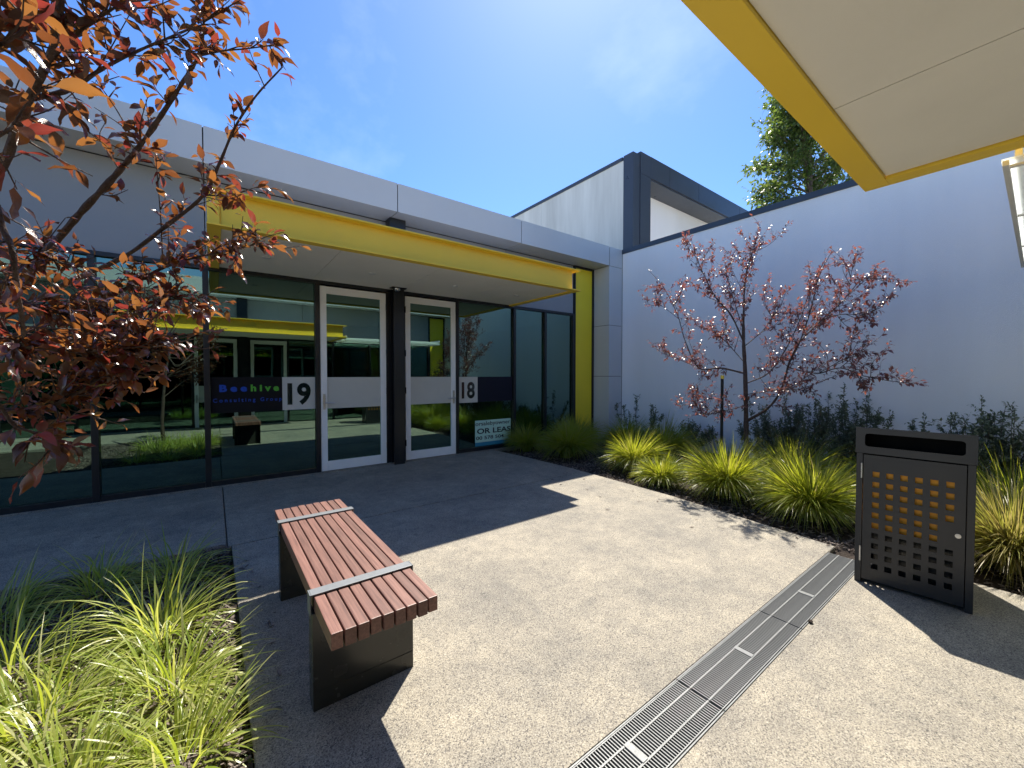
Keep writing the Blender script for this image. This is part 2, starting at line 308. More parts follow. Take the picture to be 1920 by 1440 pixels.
def bed(name, x0, x1, y0, y1, z, n, seed):
    r = np.random.default_rng(seed); xs = np.linspace(x0, x1, n); ys = np.linspace(y0, y1, n)
    X, Y = np.meshgrid(xs, ys); Z = z + .02 * np.sin(X * 7 + 1) * np.sin(Y * 5) + r.normal(0, .006, X.shape)
    V = np.stack([X, Y, Z], -1).reshape(-1, 3); idx = np.arange(n * n).reshape(n, n)
    F = np.stack([idx[:-1, :-1], idx[:-1, 1:], idx[1:, 1:], idx[1:, :-1]], -1).reshape(-1, 4)
    o = link(name, npmesh(name, V, F, 'soil', True)); o['kind'] = 'structure'; return o
bed('garden_bed', -9, .094, 1.105, 4.026, -.035, 90, 1)
bed('garden_bed', 3.95, XB, -1.15, 6.12, -.05, 80, 2)
def chips(n, fx, fy, z, seed, name, label, smin=.015, smax=.05):
    r = np.random.default_rng(seed)
    base = np.array([(-1, -1, -1), (1, -1, -1), (1, 1, -1), (-1, 1, -1), (-1, -1, 1), (1, -1, 1), (1, 1, 1), (-1, 1, 1)], float) * .5
    fc = np.array([(0, 3, 2, 1), (4, 5, 6, 7), (0, 1, 5, 4), (1, 2, 6, 5), (2, 3, 7, 6), (3, 0, 4, 7)])
    y = r.uniform(*fy, n); x = fx(r.uniform(0, 1, n), y)
    s = np.stack([r.uniform(smin, smax, n), r.uniform(.005, .013, n), r.uniform(.003, .006, n)], -1)
    v = base[None] * s[:, None]; v[:, 4:, :2] *= r.uniform(.6, 1, (n, 1, 1))
    a = r.uniform(0, math.pi, n); t = r.normal(0, .35, n); ca, sa, ct, st = np.cos(a), np.sin(a), np.cos(t), np.sin(t)
    X = v[..., 0] * ct[:, None] + v[..., 2] * st[:, None]; Z = -v[..., 0] * st[:, None] + v[..., 2] * ct[:, None]; Y = v[..., 1]
    V = np.stack([X * ca[:, None] - Y * sa[:, None] + x[:, None], X * sa[:, None] + Y * ca[:, None] + y[:, None], Z + z + .02 * np.sin(x * 7 + 1)[:, None] * np.sin(y * 5)[:, None] + r.uniform(0, .022, n)[:, None]], -1)
    F = (fc[None] + (np.arange(n) * 8)[:, None, None]).reshape(-1, 4)
    o = link(name, npmesh(name, V.reshape(-1, 3), F, 'mulch')); tag(o, label, 'mulch', kind='stuff')
chips(15000, lambda u, y: -1.9 + u * 1.975, (1.12, 4.0), -.028, 3, 'bark_mulch', 'bark chip mulch in the bed of strappy grass')
chips(9000, lambda u, y: np.interp(-y, [-6.16, -4.2, -2.6, -1.75, -.9, 1.2], [4.2, 4.31, 4.26, 4.16, 4.06, 4.11]) + u ** 1.3 * 2.2, (-.6, 5.9), -.042, 4, 'bark_mulch', 'dark bark mulch in the bed below the white wall')

def litter(n, seed):
    r = np.random.default_rng(seed); x = np.concatenate([edge := 4.1 - np.abs(r.normal(0, .35, n)), .14 + np.abs(r.normal(0, .10, n // 3))]); y = np.concatenate([r.uniform(1.0, 5.8, n), r.uniform(1.3, 3.9, n // 3)])
    m_ = len(x); a = r.uniform(0, 6.28, m_); L = r.uniform(.012, .035, m_); w_ = L * r.uniform(.15, .4, m_); k = np.array([(-1, 0, 0), (0, -1, .3), (1, 0, 0.1), (0, 1, .3)], float)
    px = k[None, :, 0] * L[:, None]; py = k[None, :, 1] * w_[:, None]; V = np.stack([x[:, None] + px * np.cos(a)[:, None] - py * np.sin(a)[:, None], y[:, None] + px * np.sin(a)[:, None] + py * np.cos(a)[:, None], .004 + k[None, :, 2] * w_[:, None] + 0 * px], -1)
    o = link('leaf_litter', npmesh('leaf_litter', V.reshape(-1, 3), np.arange(m_ * 4).reshape(-1, 4), 'mulch')); tag(o, 'scattered dry leaf litter and bark flakes along the paving edges', 'litter', kind='stuff')
litter(60, 5)

# ------------------------------------------------------------------ drain grates (three one-metre lengths)
bar_bm = bmesh.new(); abox(bar_bm, -.0021, .0021, -.097, .097, -.022, 0); bar_me = bpy.data.meshes.new('bar'); bar_bm.to_mesh(bar_bm and bar_me); bar_bm.free(); bar_me.materials.append(MT['galv'])
GL = ['galvanised drain grate length running out of the bottom of the photo', 'middle galvanised drain grate length in the paving', 'galvanised drain grate length ending at the black bin']
for gi, (gx0, gx1) in enumerate(((.74, 1.68), (1.685, 2.57), (2.575, 3.86))):
    g = thing('drain_grate', GL[gi], 'drain grate', ((gx0 + gx1) / 2, .875, 0), 0, 'drain grates across the courtyard')
    n = round((gx1 - gx0 - .003) / .0135); pit = (gx1 - gx0 - .003) / n
    for i in range(n):
        o = link('bar', bar_me, g); o.location = (gx0 + .0015 + (i + .5) * pit - (gx0 + gx1) / 2, 0, .001)
    for yy, hw, zz in ((.776, .002, .002), (.974, .002, .002), (.833, .0035, .003), (.917, .0035, .003)):
        box('side_rail' if hw < .003 else 'cross_rod', 'galv', g, gx0, gx1, yy - hw, yy + hw, -.022 if hw < .003 else -.006, zz)
    cx = {0: 1.231, 1: 2.122, 2: 3.004}[gi]
    box('locking_plate', 'galv', g, cx - .014, cx + .014, .834, .921, -.004, .0055, .001)
    for yy in (.767, .981): box('edge_trim', 'galv', g, gx0 + .002, gx1 - .002, yy - .0025, yy + .0025, -.03, .0015)

# ------------------------------------------------------------------ buildings
def facade(root, fy, dz, dx, main):
    """one glazed shopfront: fy mirrors the plan, dz drops it, dx slides the doors and canopy along"""
    def bx(name, m, par, x0, x1, y0, y1, z0, z1, bev=0.): return box(name, m, par, x0, x1, fy(y0), fy(y1), z0 + dz, z1 + dz, bev)
    XL = -7.
    # wall panels above the glass
    xs = [XL, -4.6, -2.33, -.062, 2.2, 4.5, 6.335]
    for a, b in zip(xs, xs[1:]): bx('wall_panel', 'wallgrey', root, a + .005, b - .005, 6.20, 6.30, 2.745, 3.788)
    bx('shadow_gap', 'black', root, XL, 6.98, 6.215, 6.32, 3.60, 3.86)
    # fascia: folded silver panels
    fx = [XL, -4.6, -2.33, -.062, 2.2, 4.52, 6.975]
    for a, b in zip(fx, fx[1:]): bx('fascia_panel', 'panel', root, a + .006, b - .006, 5.73, 6.198, 3.80, 4.215, .002)
    bx('fascia_panel', 'panel', root, 6.987, XB - .004, 5.73, 6.198, 3.80, 4.215, .003)
    bx('fascia_backing', 'dark', root, XL, XB - .01, 5.742, 6.30, 3.812, 4.20)
    bx('roof', 'roof', root, XL, XB, 5.90, 12., 4.10, 4.19)
    # column cladding by the white wall
    zc = [.0, 1.37, 2.50, 3.797]
    for a, b in zip(zc, zc[1:]): bx('column_panel', 'panel', root, 6.978, XB - .004, 5.733, 6.30, a + .005, b - .005, .002)
    bx('column_core', 'black', root, 6.99, XB - .012, 5.745, 6.29, 0, 3.8)
    bx('yellow_panel', 'limey', root, 6.385, 6.925, 6.19, 6.25, 0, 3.75, .002)
    for a, b in ((6.345, 6.383), (6.927, 6.974)): bx('panel_trim', 'black', root, a, b, 6.165, 6.26, 0, 3.797)
    bx('panel_trim', 'black', root, 6.384, 6.926, 6.165, 6.26, 3.752, 3.797)
    # glazing
    mull = [-6.2, -5., -3.75, -2.3, -1.04, -.066]
    D = dx
    m2 = [1.185 + D, 3.425 + D]
    rest = [4.69, 5.49, 6.31] if main else [3.05, 4.2, 5.3, 6.31]
    if not main: mull = [-6.2, -5., -3.75, -2.6]
    allm = mull + m2 + rest
    for x in allm: bx('mullion', 'black', root, x - .030, x + .030, 6.150, 6.262, .0, 2.69, .003)
    bx('head_rail', 'black', root, XL, 6.341, 6.152, 6.262, 2.692, 2.742, .003)
    seq = sorted([XL] + allm)
    for a, b in zip(seq, seq[1:]):
        if a in m2 and b in m2: continue
        bx('window_pane', 'glass', root, a + .031, b - .031, 6.202, 6.208, .075, 2.69)
        bx('sill_rail', 'black', root, a + .0305, b - .0305, 6.155, 6.26, .0, .075, .003)
    # black infill and round post between the doors
    bx('door_jamb', 'black', root, 2.165 + D, 2.475 + D, 6.17, 6.27, 0, 2.691)
    bm = bmesh.new(); 
    abox(bm, 2.235 + D, 2.405 + D, fy(6.02), fy(6.035), dz, 2.735 + dz); abox(bm, 2.235 + D, 2.405 + D, fy(6.150), fy(6.165), dz, 2.735 + dz); abox(bm, 2.312 + D, 2.328 + D, fy(6.036), fy(6.149), dz, 2.735 + dz)
    fin('steel_column', bm, 'black', root)
    bx('column_head', 'black', root, 2.17 + D, 2.42 + D, 5.98, 6.16, 3.06, 3.795)
    # doors
    for k, (a, b) in enumerate(((1.219, 2.162), (2.478, 3.391))):
        a += D; b += D; z0, z1 = .018, 2.668; y0, y1 = 6.158, 6.205
        bm = bmesh.new(); s = .085
        abox(bm, a, a + s, fy(y0), fy(y1), z0 + dz, z1 + dz, .003); abox(bm, b - s, b, fy(y0), fy(y1), z0 + dz, z1 + dz, .003)
        abox(bm, a + s + .0006, b - s - .0006, fy(y0 + .001), fy(y1), z0 + dz, z0 + .135 + dz, .003); abox(bm, a + s + .0006, b - s - .0006, fy(y0 + .001), fy(y1), z1 - .105 + dz, z1 + dz, .003)
        d = fin('door', bm, 'alu', root); 
        if main: d['label'] = ['pale framed glass door left of the black post', 'pale framed glass door right of the black post'][k]
        bx('door_pane', 'glass', d, a + s, b - s, 6.184, 6.190, z0 + .135, z1 - .105)
        bx('frosted_band', 'vinyl', d, a + s + .001, b - s - .001, 6.176, 6.180, .915, 1.367)
        hx = a + .043 if k == 0 else b - .043; sg = 1 if k == 0 else -1
        bm = bmesh.new(); abox(bm, hx - .017, hx + .017, fy(6.148), fy(6.157), .905 + dz, 1.13 + dz, .003)
        cyl(bm, (hx, fy(6.125), 1.0 + dz), .010, .05, 'Y', 12); cyl(bm, (hx + sg * .06, fy(6.103), 1.0 + dz), .009, .14, 'X', 12)
        fin('handle', bm, 'steel', d, smooth=False)
        for zz in (.30, 1.15, 1.75, 2.45):
            bm = bmesh.new(); cyl(bm, ((b + .004) if k == 0 else (a - .004), fy(6.150), zz + dz), .009, .10, 'Z', 10); fin('hinge', bm, 'black', d)
    # canopy: outward facing steel channel round three sides, soffit boards inside
    x0, x1 = -.032 + D, 4.652 + D; yf = 4.38; fl = .105; zb, zt = 2.72, 3.05; t = .016
    bm = bmesh.new()
    def pb(*a): abox(bm, a[0], a[1], fy(a[2]), fy(a[3]), a[4] + dz, a[5] + dz, .002)
    pb(x0, x1, yf, yf + fl, zb, zb + t); pb(x0, x1, yf, yf + fl, zt - t, zt)
    pb(x0 + fl, x1 - fl, yf + fl - .012, yf + fl, zb + t + .0005, zt - t - .0005)
    for sx0, sx1, wx in ((x0, x0 + fl, x0 + fl - .006), (x1 - fl, x1, x1 - fl + .006)):
        pb(sx0, sx1, yf + fl + .0005, 6.198, zb, zb + t); pb(sx0, sx1, yf + fl + .0005, 6.198, zt - t, zt); pb(wx - .006, wx + .006, yf + fl + .0005, 6.198, zb + t + .0005, zt - t - .0005)
    can = fin('canopy', bm, 'yellow', root)
    if main: can['label'] = 'yellow steel channel canopy with cream soffit over the two doors'
    bx('end_plate', 'yellow', can, x0 + .004, x0 + fl - .013, yf + fl - .03, yf + fl - .02, zb + t + .001, zt - t - .001)
    bx('canopy_roof', 'panel', can, x0 + fl + .01, x1 - fl - .01, yf + fl + .005, 6.19, zt - .07, zt - .03)
    js = [x0 + fl + .001, 1.12 + D, 2.32 + D, 3.47 + D, x1 - fl - .001]
    if not main: js = [x0 + fl + .001, -.5, .76, 2.02, x1 - fl - .001]
    for a, b in zip(js, js[1:]): bx('soffit_panel', 'soffit', can, a + .0025, b - .0025, yf + fl + .002, 6.15, 2.738, 2.75)
    for lx, ly in ((.5, 5.33), (1.69, 5.32), (2.93, 5.335), (4.1, 5.33)):
        bm = bmesh.new(); cyl(bm, (lx + D, fy(ly), 2.735 + dz), .045, .008, 'Z', 24); cyl(bm, (lx + D, fy(ly), 2.733 + dz), .030, .008, 'Z', 24); fin('downlight', bm, 'lens', can)
    # dark interior
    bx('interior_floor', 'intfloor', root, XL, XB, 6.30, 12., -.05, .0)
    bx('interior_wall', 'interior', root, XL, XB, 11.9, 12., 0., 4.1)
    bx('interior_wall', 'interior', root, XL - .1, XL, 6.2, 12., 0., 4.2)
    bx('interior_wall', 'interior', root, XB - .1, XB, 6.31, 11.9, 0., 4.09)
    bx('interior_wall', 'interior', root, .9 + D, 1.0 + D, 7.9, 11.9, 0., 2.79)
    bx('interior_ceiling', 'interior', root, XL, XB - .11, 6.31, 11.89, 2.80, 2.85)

unit = thing('office_building', 'low silver clad office unit with green glazing and yellow canopy', 'building', (0, 6.2, 0))
facade(unit, lambda y: y, 0., 0., True)
opp = thing('office_building', 'facing office unit whose yellow edged canopy overhangs the top right corner', 'building', (0, -1.19, 0))
facade(opp, lambda y: 5.01 - y, -.265, -1.63, False)
# translucent white awning beside the facing canopy
aw = thing('awning', 'bright white translucent awning beside the overhead yellow canopy', 'awning', (4.6, -.5, 2.44))
box('awning_sheet', 'opal', aw, 3.10, 6.15, -1.0, .137, 2.445, 2.453)
for a, b in ((.112, .134), (.02, .045), (-.5, -.47)): box('awning_frame', 'white', aw, 3.10, 6.15, a, b, 2.418, 2.4445, .002)
for xx in (3.11, 4.1, 5.1, 6.12): box('awning_crossbar', 'white', aw, xx - .012, xx + .012, -.98, .110, 2.405, 2.4175, .002)
for yy in (.085, -.45): box('awning_rail', 'white', aw, 3.12, 6.13, yy - .012, yy + .012, 2.458, 2.50, .002)
for xx in (3.13, 4.62, 6.12): box('awning_bracket', 'white', aw, xx - .02, xx + .02, -1.0, .12, 2.501, 2.56, .002)

# security dome at the head of the column
dm = thing('security_camera', 'small black dome camera under the canopy at the black post', 'camera', (2.26, 5.97, 2.73))
box('mounting_plate', 'black', dm, 2.17, 2.40, 5.90, 6.012, 2.722, 2.737, .002)
bm = bmesh.new(); bmesh.ops.create_uvsphere(bm, u_segments=20, v_segments=12, radius=.048, matrix=Matrix.Translation((2.27, 5.955, 2.722)))
bmesh.ops.delete(bm, geom=[v for v in bm.verts if v.co.z > 2.7225], context='VERTS'); fin('dome', bm, 'steel', dm, smooth=True)

# signs on the glass (all 7-20 mm in front of the panes)
YS = 6.196
s = thing('company_sign', 'charcoal glass sign with spaced blue and green company lettering', 'sign', (.35, YS, .91))
box('sign_panel', 'vinylblk', s, -.034, .742, YS - .002, YS + .002, .918, 1.372)
put_text('lettering', 'B e e', 1, 'txtblue', s, .055, .345, YS - .004, 1.19, .085, .045)
put_text('lettering', 'h i v e', 1, 'txtgreen', s, .385, .705, YS - .004, 1.19, .085, .045)
put_text('lettering', 'C o n s u l t i n g   G r o u p', 1, 'txtblue', s, -.01, .735, YS - .004, 1.055, .048, .012)
s = thing('door_number', 'grey frosted number panel left of both doors beside the charcoal sign', 'sign', (.95, YS, .92))
box('number_panel', 'vinyl', s, .745, 1.152, YS - .002, YS + .002, .920, 1.370)
put_text('numeral', '19', 1, 'numeral', s, .805, 1.095, YS - .004, 1.005, .285, .035)
s = thing('door_number', 'grey frosted number panel right of both doors beside the navy panel', 'sign', (3.66, YS, .88))
box('number_panel', 'vinyl', s, 3.458, 3.862, YS - .002, YS + .002, .900, 1.366)
put_text('numeral', '18', 1, 'numeral', s, 3.53, 3.80, YS - .004, .99, .285, .03)
s = thing('blank_sign', 'blank navy sign panel right of the number 18', 'sign', (4.2, YS, .88))
box('sign_panel', 'vinylnavy', s, 3.865, 4.655, YS - .002, YS + .002, .905, 1.366, .0005)
YL = 6.198
s = thing('lease_sign', 'pale mint lease board low in the window by the first grass clump', 'sign', (4.2, YL, .09))
box('sign_board', 'mint', s, 3.81, 4.62, YL - .002, YL + .002, .155, .56)
box('sign_stripe', 'teal', s, 3.81, 4.62, YL - .002, YL + .002, .085, .1545)
put_text('lettering', 'orsalebyowner', 1, 'txtblack', s, 3.815, 4.60, YL - .004, .465, .072, .006)
put_text('lettering', 'OR LEAS', 1, 'txtblack', s, 3.85, 4.615, YL - .004, .315, .095, .022)
put_text('lettering', '00 578 504', 1, 'txtblack', s, 3.83, 4.45, YL - .004, .205, .062, .014)

# white boundary wall with charcoal coping
wl = thing('boundary_wall', 'tall white rendered wall with charcoal coping', 'wall', (XB, 2.5, 0))
for a, b in ((-5., -1.202), (-1.198, 5.721)): box('wall_panel', 'render', wl, XB, XB + .2, a, b, -.3, 4.12)
ys = [-5, -2.2, .6, 3.4, 5.74]
for a, b in zip(ys, ys[1:]): box('coping', 'charcoal', wl, XB - .018, XB + .24, a + .001, b - .001, 4.118, 4.218, .003)
box('edge_trim', 'black', wl, XB - .003, XB + .1, 5.722, 5.729, 0, 4.117)

# two storey building behind the wall
tb = thing('office_building', 'taller concrete building with charcoal framed window rising behind the wall', 'building', (11, 6.31, 0))
XC, YC = 8.6, 6.31
for a, b in ((YC + .05, 9.86), (9.868, 13.4), (13.408, 17)): box('concrete_panel', 'concrete', tb, XC, XC + .2, a, b, 0, 6.97)
box('parapet_capping', 'charcoal', tb, XC - .03, XC + .3, YC + .33, 17, 6.972, 7.06, .004)
def cb(name, m, x0, x1, y0, y1, z0, z1): return box(name, m, tb, x0, x1, y0, y1, z0, z1, .003)
cb('corner_panel', 'charcoal', XC - .02, 8.86, YC, YC + .3, 3.5, 7.07)
zz = [3.5, 4.75, 6.60, 7.158]
for a, b in zip(zz, zz[1:]): cb('frame_panel', 'charcoal', 8.865, 9.31, YC - .02, YC + .6, a + .004, b - .004)
xx = [9.31, 10.2, 11.75, 14.45, 17.]
for a, b in zip(xx, xx[1:]): cb('frame_panel', 'charcoal', a + .006, b - .004, YC - .02, YC + .62, 6.60, 7.158)
box('window_reveal', 'black', tb, 9.32, 9.985, YC + .6, YC + .65, 5.955, 6.558)
box('frame_soffit', 'charcoal', tb, 9.32, 17, YC + .01, YC + .62, 6.56, 6.597)
box('window_pane', 'glass', tb, 9.32, 9.99, YC + .62, YC + .628, 3.5, 5.95)
box('blind', 'white', tb, 9.32, 9.99, YC + .66, YC + .67, 3.5, 5.9)
box('mullion', 'charcoal', tb, 9.99, 10.10, YC + .56, YC + .70, 3.5, 6.5)
for a, b in ((10.105, 11.62), (11.628, 13.2), (13.208, 15.)): box('infill_panel', 'render', tb, a, b, YC + .60, YC + .70, 3.5, 6.555)
box('roof', 'roof', tb, XC + .2, 17, YC + .63, 17, 6.7, 6.8)
box('wall', 'render', tb, XC + .21, 17, YC + .71, YC + .9, 0, 6.69)

# ------------------------------------------------------------------ bench
be = thing('bench', 'red hardwood slatted bench on two black steel panel legs', 'bench', (.525, 2.3, 0))
BX0, BX1, BY0, BY1, BZ = .318, .742, 1.50, 3.13, .478
pw = (BX1 - BX0) / 9
for i in range(9):
    x = BX0 + i * pw
    j = random.uniform(-.004, .004)
    bm = bmesh.new(); abox(bm, -.0205, .0205, BY0 - 2.3 + j, BY1 - 2.3 + j + random.uniform(-.004, .004), -.062, 0, .004)
    o = fin('slat', bm, 'wood', be, local=True); o.location = (x + pw / 2 - .525, 0, BZ + random.uniform(-.001, .001))
for ly in (1.79, 2.80):
    bm = bmesh.new(); abox(bm, BX0 - .006, BX1 + .006, ly - .004, ly + .004, .0, .412, .0015)
    sgn = 1
    abox(bm, BX0 - .006, BX0 - .001, ly + .0045, ly + .075, .0, .412, .001); abox(bm, BX1 + .001, BX1 + .006, ly + .0045, ly + .075, .0, .412, .001)
    abox(bm, BX0 - .0005, BX1 + .0005, ly + .0045, ly + .075, .405, .412, .001)
    lg = fin('leg', bm, 'leg', be)
    box('weld_seam', 'leg', lg, BX0 - .005, BX1 + .005, ly - .0065, ly - .0043, .075, .079)
    bm = bmesh.new(); abox(bm, BX0 - .008, BX1 + .008, ly + .008, ly + .062, BZ + .003, BZ + .009, .0015)
    abox(bm, BX0 - .013, BX0 - .0085, ly + .008, ly + .062, .40, BZ + .009, .001); abox(bm, BX1 + .0085, BX1 + .013, ly + .008, ly + .062, .40, BZ + .009, .001)
    fin('strap', bm, 'strap', be)

# ------------------------------------------------------------------ litter bin (local: x depth, y width; front faces -x)
bn = thing('litter_bin', 'charcoal perforated steel bin enclosure with orange liner showing', 'bin', (3.775, .50, 0), R(4.5))
BW, BD, BH = .265, .275, 1.045
def perf(us, vs, holes, t):
    """plate with square holes in the (u, v) plane, thickness along w from 0 to t; returns faces as (u,v,w) quads"""
    q = []
    nu, nv = len(us) - 1, len(vs) - 1
    solid = lambda i, j: 0 <= i < nu and 0 <= j < nv and (i, j) not in holes
    for i in range(nu):
        for j in range(nv):
            if not solid(i, j): continue
            a, b, c, d = us[i], us[i + 1], vs[j], vs[j + 1]
            q += [[(a, c, 0), (b, c, 0), (b, d, 0), (a, d, 0)], [(a, c, t), (a, d, t), (b, d, t), (b, c, t)]]
            if not solid(i - 1, j): q.append([(a, c, 0), (a, d, 0), (a, d, t), (a, c, t)])
            if not solid(i + 1, j): q.append([(b, c, 0), (b, c, t), (b, d, t), (b, d, 0)])
            if not solid(i, j - 1): q.append([(a, c, 0), (a, c, t), (b, c, t), (b, c, 0)])
            if not solid(i, j + 1): q.append([(a, d, 0), (b, d, 0), (b, d, t), (a, d, t)])
    return q
def perf_obj(name, u0, u1, v0, v1, cols, rows, hs, hu0, hu1, hv0, hv1, skip, mp, t=.003):
    cu = np.linspace(hu0, hu1, cols); cv = np.linspace(hv0, hv1, rows)
    us = [u0] + [x for c in cu for x in (c - hs[0] / 2, c + hs[0] / 2)] + [u1]; vs = [v0] + [x for c in cv for x in (c - hs[1] / 2, c + hs[1] / 2)] + [v1]
    holes = {(2 * i + 1, 2 * j + 1) for i in range(cols) for j in range(rows)} - {(2 * i + 1, 2 * j + 1) for i, j in skip}
    bm = bmesh.new()
    for f in perf(us, vs, holes, t): bm.faces.new([bm.verts.new(mp(*p)) for p in f])
    bmesh.ops.remove_doubles(bm, verts=bm.verts, dist=1e-5); return fin(name, bm, 'bin', bn, local=True)
# door (u = y from left to right seen from the front: left is +y)
dr = perf_obj('door', -.228, .228, .03, .868, 6, 10, (.034, .036), -.165, .165, .13, .742, {(5, 4), (5, 5)}, lambda u, v, w_: (-BD - .004 + w_, -u, v))
for zz in (.20, .76):
    bm = bmesh.new(); cyl(bm, (-BD - .008, .236, zz), .006, .10, 'Z', 10); fin('hinge', bm, 'steel', dr, local=True)
bm = bmesh.new(); cyl(bm, (-BD - .007, -.20, .446), .013, .008, 'X', 16); cyl(bm, (-BD - .011, -.20, .446), .005, .006, 'X', 10); fin('lock', bm, 'steel', dr, local=True)
for sgn in (-1, 1):
    perf_obj('side_panel', -BD + .03, BD - .002, .0, .875, 6, 10, (.034, .036), -.19, .19, .13, .742, set(), lambda u, v, w_: (u, sgn * (BW - .004 + w_), v))
    box('front_post', 'bin', bn, -BD, -BD + .028, sgn * (BW - .033), sgn * BW, 0, .875, .002, local=True)
box('back_panel', 'bin', bn, BD - .0015, BD + .002, -BW + .002, BW - .002, .0, .875, local=True)
box('base_panel', 'bin', bn, -BD + .03, BD - .003, -BW + .006, BW - .006, .02, .024, local=True)
# hood: front plate with rounded slot, sides, top
def rrect(cy, cz, hw, hh, r, n=6):
    p = []
    for qx, qz, a0 in ((1, 1, 0), (-1, 1, 90), (-1, -1, 180), (1, -1, 270)):
        for k in range(n + 1):
            a = R(a0 + 90 * k / n); p.append((cy + qx * (hw - r) + r * math.cos(a), cz + qz * (hh - r) + r * math.sin(a)))
    return p
bm = bmesh.new(); hz0, hz1 = .878, BH; hy = BW + .004; hxf = -BD - .012
inn = rrect(.0, .968, .222, .043, .018); cyc, czc = 0, .962
out = []
for k, (y, z) in enumerate(inn):
    q = k // 7; sy = (1, -1, -1, 1)[q]; sz = (1, 1, -1, -1)[q]
    kk = k % 7; f = kk / 6.
    zo = hz1 if sz > 0 else hz0; yo = sy * hy
    if q in (0, 2): p = (yo, z) if f < .5 else (y, zo)
    else: p = (y, zo) if f < .5 else (yo, z)
    if kk == 3: p = (yo, zo)
    out.append(p)
for x, flip in ((hxf, False), (hxf + .004, True)):
    vi = [bm.verts.new((x, y, z)) for y, z in inn]; vo = [bm.verts.new((x, y, z)) for y, z in out]; n = len(vi)
    for k in range(n): bm.faces.new((vi[k], vi[(k + 1) % n], vo[(k + 1) % n], vo[k]))
    if not flip: vi0, vo0 = vi, vo
for k in range(n): bm.faces.new((vi0[k], vi0[(k + 1) % n], vi[(k + 1) % n], vi[k]))
for k in range(n): bm.faces.new((vo0[k], vo0[(k + 1) % n], vo[(k + 1) % n], vo[k]))
bmesh.ops.remove_doubles(bm, verts=bm.verts, dist=1e-6); bmesh.ops.dissolve_degenerate(bm, dist=1e-6, edges=bm.edges)
hd = fin('hood', bm, 'bin', bn, local=True)
for sgn in (-1, 1): box('hood_side', 'bin', hd, hxf + .0045, BD + .012, sgn * (hy - .004), sgn * hy, hz0, hz1 - .0005, .0008, local=True)
box('hood_top', 'bin', hd, hxf - .001, BD + .012, -hy - .001, hy + .001, hz1 + .0005, hz1 + .005, .001, local=True)
box('hood_back', 'bin', hd, BD + .008, BD + .0115, -hy + .005, hy - .005, hz0, hz1 - .001, local=True)
box('chute', 'dark', hd, -BD + .17, -BD + .18, -hy + .01, hy - .01, .80, hz1 - .005, local=True)
for o in [hd] + list(hd.children):                      # the lid falls away to the back
    for v in o.data.vertices:
        if v.co.z > 1.0: v.co.z -= max(0., v.co.x - hxf) * .115
# inner wheelie-bin liner
ln = thing('bin_liner', 'orange plastic bin liner inside the charcoal enclosure', 'bin', (3.750, .498, 0.026), R(4.5))
def frustum(name, m, z0, z1, a0, b0, a1, b1, cap=True):
    bm = bmesh.new(); lo = [bm.verts.new((x * a0, y * b0, z0)) for x, y in ((-1, -1), (1, -1), (1, 1), (-1, 1))]; hi = [bm.verts.new((x * a1, y * b1, z1)) for x, y in ((-1, -1), (1, -1), (1, 1), (-1, 1))]
    for i in range(4): bm.faces.new((lo[i], lo[(i + 1) % 4], hi[(i + 1) % 4], hi[i]))
    bm.faces.new(lo[::-1]); bmesh.ops.bevel(bm, geom=[e for e in bm.edges], offset=.012, segments=2, affect='EDGES'); return fin(name, bm, m, ln, local=True)
frustum('lower_body', 'leg', .0, .34, .17, .17, .19, .19)
frustum('upper_body', 'orange', .345, .76, .225, .205, .238, .225)

# ------------------------------------------------------------------ vegetation
def blades(n, length, width, spread, seed, segs=5, droop=1., base_r=.05, lift=0.25, curl=.6):
    """tuft of arching strap blades around the origin -> V, F"""
    r = np.random.default_rng(seed)
    az = r.uniform(0, 2 * np.pi, n); rad = base_r * np.sqrt(r.uniform(0, 1, n)); a2 = az + r.normal(0, .5, n)
    L = length * r.uniform(.55, 1.05, n); tilt = np.abs(r.normal(0, 1, n)) * spread * .6 + r.uniform(0, 1, n) ** .8 * spread * .7
    bend = droop * r.uniform(.3, 1., n) * (.3 + tilt)
    W = width * r.uniform(.6, 1.2, n); tw = r.normal(0, curl, n)
    t = np.linspace(0, 1, segs + 1)
    # integrate direction
    ang = tilt[:, None] + bend[:, None] * t[None] ** 1.6
    ang = np.minimum(ang, 2.4)
    ds = L[:, None] / segs
    hx = np.cumsum(np.sin(ang) * ds, 1) - np.sin(ang) * ds; hz = np.cumsum(np.cos(ang) * ds, 1) - np.cos(ang) * ds
    wob = (r.normal(0, .12, n)[:, None] * t ** 2) * L[:, None]
    ca, sa = np.cos(az)[:, None], np.sin(az)[:, None]
    cx = (rad * np.cos(a2))[:, None] + hx * ca - wob * sa; cy = (rad * np.sin(a2))[:, None] + hx * sa + wob * ca; cz = np.maximum(hz, .004 + .01 * r.uniform(0, 1, n)[:, None])
    wt = W[:, None] * np.clip(np.minimum(.55 + t * 2.2, (1 - t) * 2.4 + .06), 0, 1)[None]
    sx, sy = -sa * np.cos(tw)[:, None], ca * np.cos(tw)[:, None]; sz = np.sin(tw)[:, None]
    P = np.stack([cx, cy, cz], -1); S = np.stack([sx + 0 * cx, sy + 0 * cx, sz + 0 * cx], -1) * wt[..., None] * .5
    V = np.stack([P - S, P + S], 2)            # n, segs+1, 2, 3
    k = 2 * (segs + 1); base = (np.arange(n) * k)[:, None, None]
    q = np.array([(2 * i, 2 * i + 1, 2 * i + 3, 2 * i + 2) for i in range(segs)])[None]
    return V.reshape(-1, 3), (q + base).reshape(-1, 4)
def clump(name, label, pos, n, length, width, spread, seed, m, group, **kw):
    V, F = blades(n, length, width, spread, seed, **kw)
    o = link(name, npmesh(name, V, F, m, True)); o.location = pos; return tag(o, label, 'grass', group)
